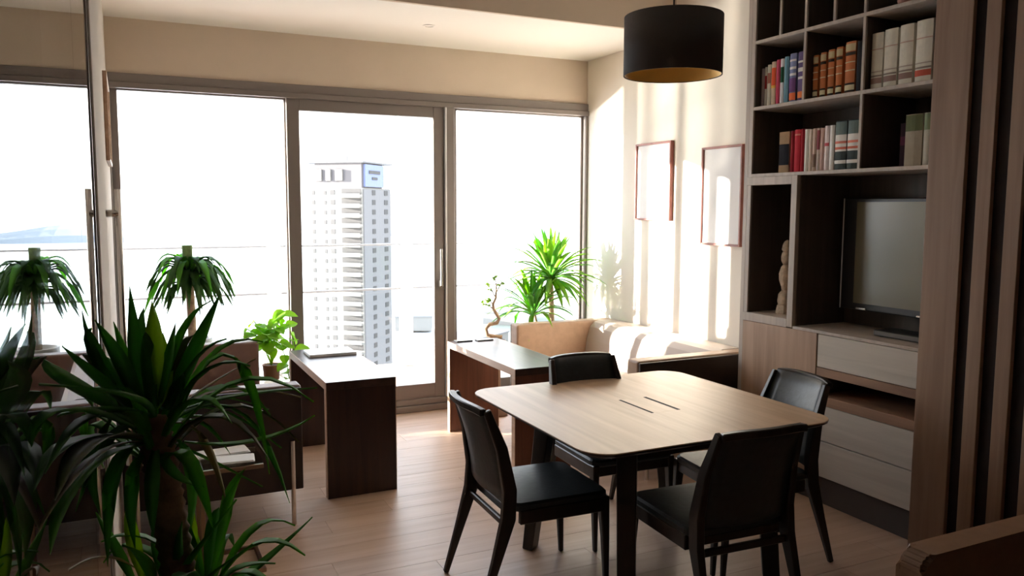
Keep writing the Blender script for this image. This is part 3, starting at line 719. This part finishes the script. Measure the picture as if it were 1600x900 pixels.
# ------------------------------------------------------------------ sofas
m_shell = mat('dark_brown_leather', (.045, .026, .018), .5, noise=.1, nscale=22, bump=.08)
def sofa(label, cx, cy, rz, L, Dp, m, mc, shell=m_shell):
    t = thing('sofa', label, 'sofa', (cx, cy, 0), rz)
    h, d = L / 2, Dp / 2; a = .145
    obj('seat_frame', B(-d + .02, d - .01, -h + a, h - a, .19, .30, .012, 2), m, t)
    for s in (-1, 1):
        arm = obj('arm', B(-d + .004, d, s * (h - .022), s * (h - a), .19, .752, .016, 3), m, t, False)
        obj('outer_panel', B(-d, d - .004, s * h, s * (h - .021), .185, .742, .006, 2), shell, arm)
    n = 2; w_ = (2 * h - 2 * a) / n
    for i in range(n):
        y = -h + a + i * w_
        obj('seat_cushion', B(-d + .26, d + .005, y + .004, y + w_ - .004, .30, .43, .03, 3), mc, t, True)
    bm = bmesh.new(); pr = [(-d, .19), (-d + .30, .19), (-d + .29, .42), (-d + .265, .60), (-d + .235, .70), (-d + .20, .738), (-d + .15, .752), (-d, .752)]
    ya, yb = -h + a + .002, h - a - .002
    A_ = [bm.verts.new((x, ya, z)) for x, z in pr]; Z_ = [bm.verts.new((x, yb, z)) for x, z in pr]
    for i in range(len(pr)): bm.faces.new((A_[i], A_[(i + 1) % len(pr)], Z_[(i + 1) % len(pr)], Z_[i]))
    bm.faces.new(A_[::-1]); bm.faces.new(Z_)
    obj('backrest', bm, mc, t, False)
    for sx_ in (-1, 1):
        for s in (-1, 1):
            obj('leg', T([(sx_ * (d - .06), s * (h + .012), 0), (sx_ * (d - .06), s * (h + .012), .46)], .013, 10), m_chrome, t)
    return t
sofa('tan leather sofa in stripes of sunlight against the cream wall', 3.295, 5.03, PI, 1.88, .92, m_tan, mat('light_tan_leather', (.50, .42, .36), .55, bump=.08, nscale=22))
sofa('shade-browned tan leather sofa with chrome feet by the glass partition, behind the yucca', .375, 5.15, 0, 1.70, .88, m_tan_unlit, m_tan_unlit)

# armchair at the lower right corner, only its back in view
ac = thing('armchair', 'chestnut leather armchair at the lower right, only its curved back in view', 'armchair', (2.16, 1.28, 0), 0)
pts = rrect(-.33, .33, .10, .80, .05, 5)
bm = bmesh.new()
A_ = [bm.verts.new((x, .07, z)) for x, z in pts]; Z_ = [bm.verts.new((x, .15, z)) for x, z in pts]
for i in range(len(pts)): bm.faces.new((A_[i], A_[(i + 1) % len(pts)], Z_[(i + 1) % len(pts)], Z_[i]))
bm.faces.new(A_[::-1]); bm.faces.new(Z_)
bmesh.ops.bevel(bm, geom=bm.edges[:], offset=.012, segments=2, affect='EDGES')
obj('backrest', bm, m_chestnut, ac)
obj('seat', B(-.31, .31, -.52, .07, .30, .43, .03, 3), m_chestnut, ac)
for s in (-1, 1): obj('arm', B(s * .33, s * .25, -.5, .07, .10, .60, .02, 2), m_chestnut, ac)
for sx_ in (-1, 1):
    for yy in (-.46, .1): obj('leg', T([(sx_ * .27, yy, 0), (sx_ * .27, yy, .31 if yy < 0 else .12)], .016, 8), m_chrome, ac)

# ------------------------------------------------------------------ glass side tables and what lies on them
m_tglass = glass('side_table_glass', (.80, .88, .86), 1.5)
def side_table(label, x, y, rz, wx, wy, h):
    t = thing('glass_side_table', label, 'side table', (x, y, 0), rz)
    a, b = wx / 2, wy / 2
    obj('glass_top', B(-a, a, -b, b, h - .010, h, .002), m_tglass, t)
    fr = bmesh.new()
    for p, q in (((-a, -b), (a, -b)), ((a, -b), (a, b)), ((a, b), (-a, b)), ((-a, b), (-a, -b))):
        tube(fr, [(p[0] * .97, p[1] * .97, h - .022), (q[0] * .97, q[1] * .97, h - .022)], .010, 6)
    obj('top_frame', fr, m_bronze, t)
    rn = bmesh.new()
    for p, q in (((-a, -b), (a, -b)), ((a, -b), (a, b)), ((a, b), (-a, b)), ((-a, b), (-a, -b))):
        tube(rn, [(p[0] * .97, p[1] * .97, .012), (q[0] * .97, q[1] * .97, .012)], .012, 6)
    obj('floor_runner', rn, m_bronze, t)
    for sx_ in (-1, 1):
        for s in (-1, 1): obj('leg', T([(sx_ * a * .97, s * b * .97, .01), (sx_ * a * .97, s * b * .97, h - .015)], .011, 8), m_chrome if sx_ > 0 and s > 0 else m_bronze, t)
    return t
ct = thing('glass_side_table', 'cantilevered bronze-framed glass side table with papers, behind the yucca leaves', 'side table', (.39, 3.91, 0))
obj('glass_top', B(-.14, .14, -.14, .14, .520, .530, .002), m_tglass, ct)
fr = bmesh.new()
for s in (-1, 1):
    box(fr, -.14, .14, s * .14 - .010, s * .14 + .010, .500, .520, .002); box(fr, -.14, -.12, s * .14 - .010, s * .14 + .010, .02, .500, .002)
box(fr, -.14, -.12, -.13, .13, .500, .520, .002)
obj('upper_frame', fr, m_bronze, ct)
fr = bmesh.new()
for s in (-1, 1): box(fr, -.14, .14, s * .14 - .010, s * .14 + .010, 0, .020, .002)
box(fr, .12, .14, -.13, .13, 0, .020, .002); box(fr, -.14, -.12, -.13, .13, 0, .020, .002)
obj('floor_runner', fr, m_bronze, ct)
side_table('small bronze-framed glass side table holding the bright green pothos', .975, 6.00, 0, .26, .46, .45)
for x, y, rz, w_, l in ((.37, 3.985, .1, .12, 'open white magazine on the glass side table behind the yucca'), (.41, 3.845, -.1, .09, 'folded white leaflet at the edge of the glass side table')):
    mg = thing('magazine', l, 'magazine', (x, y, .530), rz)
    obj('cover', B(-w_, w_, -.062, .062, 0, .004), m_white, mg); obj('pages', B(-w_ * .95, w_ * .95, -.055, .055, .004, .008, .001), m_white, mg)

# ------------------------------------------------------------------ plants
def leaf(root, me, m):
    me.materials.append(m); o = bpy.data.objects.new('leaf', me); C.objects.link(o); o.parent = root; return o
def pot(root, r, h, m, c=(0, 0), taper=.82):
    obj('pot', Lt([(r * taper, 0), (r * .97, h * .93), (r, h * .94), (r, h), (r * .9, h), (r * .88, h * .9), (.01, h * .9)], 28), m, root, True)
    obj('soil', Lt([(r * .87, h * .9), (r * .87, h * .915), (.01, h * .93)], 20), m_soil, root)
# foreground yucca: cane and leaves given in room coordinates
yu = thing('potted_yucca', 'large dark green yucca with a thick ringed cane in the left foreground', 'plant', (.055, 1.2, 0))
pot(yu, .135, .42, m_potbr)
V3 = Vector
base = V3((.055, 1.2, 0))
cane = [(.066, 1.2, .40), (.060, 1.2, .80), (.052, 1.2, 1.10), (.046, 1.2, 1.20), (.036, 1.2, 1.29), (.028, 1.2, 1.36), (.026, 1.2, 1.41)]
pp, rr_ = [], []
N = 60
for i in range(N + 1):
    s = i / N * (len(cane) - 1); k = min(int(s), len(cane) - 2); f = s - k
    pp.append(V3(cane[k]).lerp(V3(cane[k + 1]), f) - base); rr_.append((.0225 if i < 50 else .0225 - .007 * (i - 50) / 10) + (.0022 if i % 2 else -.0012))
obj('cane', T(pp, rr_, 14), m_bark, yu, True)
side = [(.066, 1.2, .40), (.10, 1.21, .75), (.085, 1.21, 1.0), (.078, 1.2, 1.14)]
obj('cane', T([V3(p) - base for p in side], [.018, .017, .014, .010], 10), m_bark, yu, True)
side = [(.062, 1.2, .40), (.012, 1.22, .8), (.008, 1.21, 1.18)]
obj('cane', T([V3(p) - base for p in side], [.016, .014, .009], 10), m_bark, yu, True)
MAIN=[
((0.010,1.200,1.422),(0.005,1.238,1.487),(0.001,1.270,1.587),0.024,0),
((0.014,1.200,1.412),(-0.013,1.219,1.483),(-0.044,1.235,1.545),0.022,0),
((0.008,1.200,1.409),(-0.036,1.192,1.481),(-0.057,1.186,1.567),0.013,0),
((0.024,1.200,1.429),(0.028,1.161,1.507),(0.026,1.130,1.579),0.028,2),
((0.032,1.200,1.424),(0.044,1.200,1.482),(0.057,1.200,1.541),0.015,0),
((0.042,1.200,1.418),(0.076,1.208,1.487),(0.119,1.214,1.579),0.024,0),
((0.012,1.200,1.422),(-0.006,1.246,1.477),(-0.022,1.284,1.535),0.017,1),
((0.011,1.200,1.399),(-0.056,0.994,1.498),(-0.071,0.825,1.563),0.028,0),
((0.014,1.200,1.403),(-0.034,1.092,1.483),(-0.069,1.004,1.547),0.022,0),
((0.011,1.200,1.386),(-0.060,0.896,1.499),(-0.088,0.830,1.475),0.019,0),
((0.014,1.200,1.376),(-0.059,0.996,1.440),(-0.086,0.830,1.441),0.024,0),
((0.016,1.200,1.376),(-0.040,0.994,1.438),(-0.069,0.826,1.432),0.032,3),
((0.008,1.200,1.377),(-0.047,0.996,1.416),(-0.091,0.830,1.389),0.011,4),
((0.011,1.200,1.372),(-0.054,0.993,1.404),(-0.075,0.824,1.382),0.026,1),
((0.013,1.200,1.376),(-0.026,1.142,1.354),(-0.038,1.095,1.250),0.022,0),
((0.048,1.200,1.399),(0.090,1.219,1.361),(0.121,1.235,1.248),0.013,4),
((0.059,1.200,1.417),(0.133,1.208,1.482),(0.179,1.214,1.302),0.020,1),
((0.061,1.200,1.416),(0.148,1.238,1.420),(0.264,1.270,1.414),0.015,0),
((0.062,1.200,1.370),(0.162,1.219,1.353),(0.252,1.235,1.379),0.017,1),
((0.052,1.200,1.404),(0.147,1.238,1.389),(0.217,1.270,1.232),0.017,0),
((0.042,1.200,1.409),(0.108,1.296,1.429),(0.186,1.375,1.449),0.007,4),
((0.036,1.200,1.419),(0.006,1.269,1.444),(0.024,1.326,1.510),0.020,0),
((0.042,1.200,1.414),(0.070,1.258,1.450),(0.100,1.305,1.488),0.011,1),
((0.028,1.200,1.420),(0.042,1.238,1.456),(0.042,1.270,1.517),0.022,2),
((0.024,1.200,1.411),(-0.006,0.996,1.485),(-0.077,0.830,1.540),0.017,0),
((0.016,1.200,1.367),(-0.008,1.169,1.325),(-0.006,1.144,1.246),0.020,0),
((0.046,1.200,1.381),(0.072,1.219,1.316),(0.062,1.235,1.207),0.019,0),
((0.040,1.200,1.373),(0.101,1.258,1.320),(0.181,1.305,1.253),0.013,0),
((0.048,1.200,1.399),(0.114,1.277,1.393),(0.218,1.340,1.302),0.013,0),
((0.023,1.200,1.384),(-0.023,1.132,1.408),(-0.069,1.076,1.333),0.020,0),
((0.038,1.200,1.401),(0.079,1.296,1.382),(0.163,1.375,1.349),0.013,0),
((0.021,1.200,1.412),(-0.033,1.032,1.465),(-0.069,0.895,1.494),0.024,0),
((0.031,1.200,1.374),(0.043,1.142,1.344),(0.078,1.095,1.336),0.017,0),
((0.027,1.200,1.374),(0.017,1.115,1.339),(0.015,1.046,1.297),0.019,0),
((0.016,1.200,1.421),(-0.015,1.277,1.444),(-0.036,1.340,1.473),0.017,0),
((0.048,1.200,1.409),(0.109,1.315,1.405),(0.210,1.410,1.352),0.011,0),
((0.033,1.200,1.428),(0.068,1.258,1.517),(0.113,1.305,1.557),0.015,1),
((0.029,1.200,1.420),(0.014,1.277,1.499),(0.020,1.340,1.548),0.017,0),
((0.041,1.200,1.400),(0.125,1.277,1.422),(0.251,1.340,1.385),0.011,4),
((0.041,1.200,1.391),(0.084,1.238,1.386),(0.130,1.270,1.323),0.017,0),
((0.013,1.200,1.385),(-0.039,1.002,1.465),(-0.077,0.840,1.454),0.019,0),
]
LOW=[
((0.090,1.200,1.138),(0.157,1.225,1.153),(0.248,1.250,1.211),0.022,0),
((0.053,1.200,1.174),(0.074,1.175,1.218),(0.124,1.150,1.293),0.026,1),
((0.065,1.200,1.172),(0.070,1.225,1.209),(0.074,1.250,1.250),0.015,2),
((0.003,1.200,1.175),(-0.010,1.200,1.243),(-0.014,1.200,1.296),0.020,2),
((0.007,1.200,1.184),(-0.039,1.175,1.230),(-0.070,0.950,1.313),0.009,4),
((0.031,1.200,1.160),(0.022,1.240,1.212),(0.029,1.280,1.255),0.017,0),
((0.082,1.200,1.140),(0.105,1.250,1.163),(0.122,1.300,1.202),0.015,1),
((0.090,1.200,1.138),(0.127,1.200,1.169),(0.182,1.200,1.168),0.019,0),
((-0.006,1.200,1.167),(-0.032,1.225,1.218),(-0.055,1.250,1.269),0.019,0),
((0.015,1.200,1.163),(0.004,1.150,1.224),(-0.021,1.100,1.274),0.020,1),
((0.073,1.200,1.141),(0.088,1.160,1.184),(0.140,1.120,1.237),0.017,0),
((0.056,1.200,1.154),(0.048,1.175,1.214),(0.053,1.150,1.273),0.015,0),
((0.103,1.200,1.135),(0.152,1.190,1.159),(0.168,1.180,1.130),0.017,0),
]
for b_, m_, t_, w_, c_ in MAIN + LOW:
    leaf(yu, blade(V3(b_) - base, V3(m_) - base, V3(t_) - base, w_ * .98, 9), m_lf[c_])

def rosette(root, c, n, R, m, w_, el0, el1, droop, seed, lim=None, nseg=8, tilt=0.0):
    """sword leaves around a growing point c (root coordinates): el0..el1 elevation range in degrees"""
    r = random.Random(seed)
    for i in range(n):
        f = i / max(1, n - 1)
        az = i * 2.39996 + r.uniform(-.2, .2)
        e = math.radians(el1 + (el0 - el1) * f + r.uniform(-8, 8)); L = R * r.uniform(.82, 1.08) * (.8 + .2 * (1 - abs(2 * f - 1)))
        d = V3((math.cos(az) * math.cos(e), math.sin(az) * math.cos(e), math.sin(e)))
        tip = V3(c) + d * L + V3((0, 0, -droop * L * max(.0, math.cos(e))))
        if lim:
            for ax, lo, hi in lim: tip[ax] = min(max(tip[ax], lo + r.uniform(0, .02)), hi - r.uniform(0, .02))
        mid = V3(c) + d * L * .52 + V3((0, 0, droop * .12 * L))
        if lim:
            for ax, lo, hi in lim: mid[ax] = min(max(mid[ax], lo + .005), hi - .005)
        st = V3(c) + V3((d.x, d.y, 0)) * .012 + V3((0, 0, -.05 * f))
        leaf(root, blade(st, mid, tip, w_ * r.uniform(.85, 1.15), nseg), m if not isinstance(m, list) else r.choice(m))
rosette(yu, (-.030, .01, 1.385), 24, .26, [m_lf[0], m_lf[0], m_lf[1], m_lf[3]], .022, -5, 65, .35, 31, [(0, -.115, .4), (1, -.12, .4)])
rosette(yu, (.03, .01, 1.16), 14, .20, [m_lf[0], m_lf[1]], .020, -10, 70, .3, 33, [(0, -.115, .4), (1, -.3, .4)])
# sunny yucca between the tan sofa and the window
y2 = thing('potted_yucca', 'sunlit bright green yucca behind the tan sofa in the window corner', 'plant', (3.33, 6.175, 0))
pot(y2, .135, .40, m_pot)
obj('cane', T([(0, 0, .36), (.01, 0, .7), (.0, 0, 1.0), (.0, 0, 1.10)], [.028, .025, .022, .014], 12), m_barkp, y2, True)
obj('cane', T([(-.03, 0, .36), (-.12, 0, .6), (-.16, 0, .78)], [.022, .018, .012], 10), m_barkp, y2, True)
LIM = [(0, -2, .42), (1, -.75, .135)]
rosette(y2, (0, 0, 1.12), 84, .50, [m_lf_sun, m_lf_sun, m_lf[1]], .054, -40, 88, .15, 5, LIM)
rosette(y2, (-.18, -.02, .82), 44, .50, [m_lf_sun, m_lf[1]], .044, -15, 80, .2, 9, LIM)
# dracaena by the left of the window, drooping head around a sawn-off cane
dr = thing('potted_dracaena', 'drooping dracaena with a sawn-off cane top in front of the left window pane', 'plant', (.40, 6.165, 0))
pot(dr, .135, .76, m_pot, taper=.9)
obj('cane', T([(0, 0, .70), (-.004, 0, 1.0), (-.012, 0, 1.25)], [.030, .029, .028], 12), m_barkp, dr, True)
obj('cut_cane', T([(-.012, 0, 1.25), (-.016, 0, 1.425), (-.016, 0, 1.428)], [.031, .036, .034], 14), mat('mossy_bark', (.16, .24, .09), .9, noise=.3, nscale=25), dr, True)
LIM = [(0, -.46, .5), (1, -.42, .13)]
rosette(dr, (-.01, 0, 1.22), 40, .36, [m_lf_drac, m_lf_drac, m_lf[1]], .058, -5, 42, .75, 3, LIM)
rosette(dr, (-.01, 0, 1.16), 26, .28, m_lf_drac, .052, -25, 25, .6, 8, LIM)
# pothos on the small glass table
po = thing('potted_pothos', 'bright lime green pothos between the shade-browned sofa and the dark desk', 'plant', (.915, 5.98, .450))
pot(po, .065, .11, m_pots)
def heart(c, d, nrm, s):
    c, d, nrm = V3(c), V3(d).normalized(), V3(nrm).normalized(); sd = d.cross(nrm).normalized(); nrm = sd.cross(d)
    out = [(0, 0), (.28, .10), (.46, .32), (.44, .55), (.26, .82), (0, 1.05), (-.26, .82), (-.44, .55), (-.46, .32), (-.28, .10)]
    V = [c + sd * a * s + d * b * s + nrm * (abs(a) * .35 - .12 * b * b) * s for a, b in out]; V += [v - nrm * .001 for v in V]
    mid = len(V); V += [c + d * .5 * s, c + d * .5 * s - nrm * .001]
    F = []
    n = len(out)
    for i in range(n):
        j = (i + 1) % n; F += [(i, j, mid), (n + j, n + i, mid + 1), (i, n + i, n + j, j)]
    me = bpy.data.meshes.new('leaf'); me.from_pydata([tuple(v) for v in V], [], F); me.update(); return me
r = random.Random(21)
vines = [[(0, 0, .1), (.02, -.02, .30), (.05, -.04, .44), (.10, -.05, .50)], [(0, 0, .1), (.06, 0, .34), (.13, -.02, .40), (.16, -.06, .22), (.165, -.08, .03)],
         [(0, 0, .1), (-.07, 0, .30), (-.16, -.02, .38)], [(0, 0, .1), (-.05, .02, .32), (-.11, .0, .43)], [(0, 0, .1), (.05, -.05, .28), (.09, -.10, .16), (.10, -.14, .02)], [(0, 0, .1), (.01, .02, .34), (.0, -.02, .40)], [(0, 0, .1), (-.02, -.06, .26), (-.04, -.1, .34)]]
for v in vines:
    obj('stem', T(v, .004, 6), m_lf_poth, po, True)
    for k in range(9):
        s = .35 + .65 * k / 8; q = s * (len(v) - 1); i = min(int(q), len(v) - 2); p = V3(v[i]).lerp(V3(v[i + 1]), q - i)
        a = r.uniform(0, 2 * PI); d = V3((math.cos(a), math.sin(a) * .6 - .2, r.uniform(-.7, .25)))
        leaf(po, heart(p, d, V3((d.x * .4, -.5, 1)), r.uniform(.07, .115)), m_lf_poth)
# crooked bonsai on a tall slim stand behind the sun-toned desk
bs = thing('plant_stand', 'slim brown plant stand behind the sun-toned desk, under the bonsai', 'stand', (2.70, 5.93, 0))
obj('column', Lt([(.09, 0), (.09, .02), (.035, .05), (.03, .50), (.06, .53)], 20), m_potbr, bs, True); obj('plate', Lt([(.10, .53), (.10, .55)], 24), m_potbr, bs)
bo = thing('bonsai', 'crooked little bonsai with sparse pale leaves left of the sunny yucca', 'plant', (2.70, 5.93, .550))
pot(bo, .075, .075, m_potbr, taper=.7)
tr = [(.02, 0, .06), (.03, -.01, .10), (-.03, -.01, .105), (-.085, 0, .12), (-.095, .01, .17), (-.06, .01, .205), (.0, 0, .215), (.02, 0, .25), (-.005, 0, .29), (-.03, 0, .33), (-.035, .0, .37), (-.01, 0, .42), (-.005, 0, .50)]
obj('trunk', T(tr, [.018, .019, .018, .017, .017, .016, .016, .014, .013, .012, .011, .009, .006], 10), m_barkp, bo, True)
for a_, b_ in (((-.035, 0, .37), (-.10, -.01, .41)), ((-.01, 0, .42), (-.09, 0, .53)), ((-.008, 0, .46), (.05, 0, .56)), ((-.03, 0, .33), (-.12, .01, .375)), ((-.005, 0, .50), (-.02, 0, .58))):
    obj('branch', T([a_, [(u + v) / 2 + .008 for u, v in zip(a_, b_)], b_], [.005, .004, .003], 6), m_barkp, bo, True)
    for k in range(8):
        p = V3(a_).lerp(V3(b_), r.uniform(.45, 1.08)); d = V3((r.uniform(-1, 1), r.uniform(-.8, .8), r.uniform(-.2, 1)))
        leaf(bo, heart(p, d, (d.y * .3, -.4, 1), r.uniform(.022, .036)), m_lf_bons)
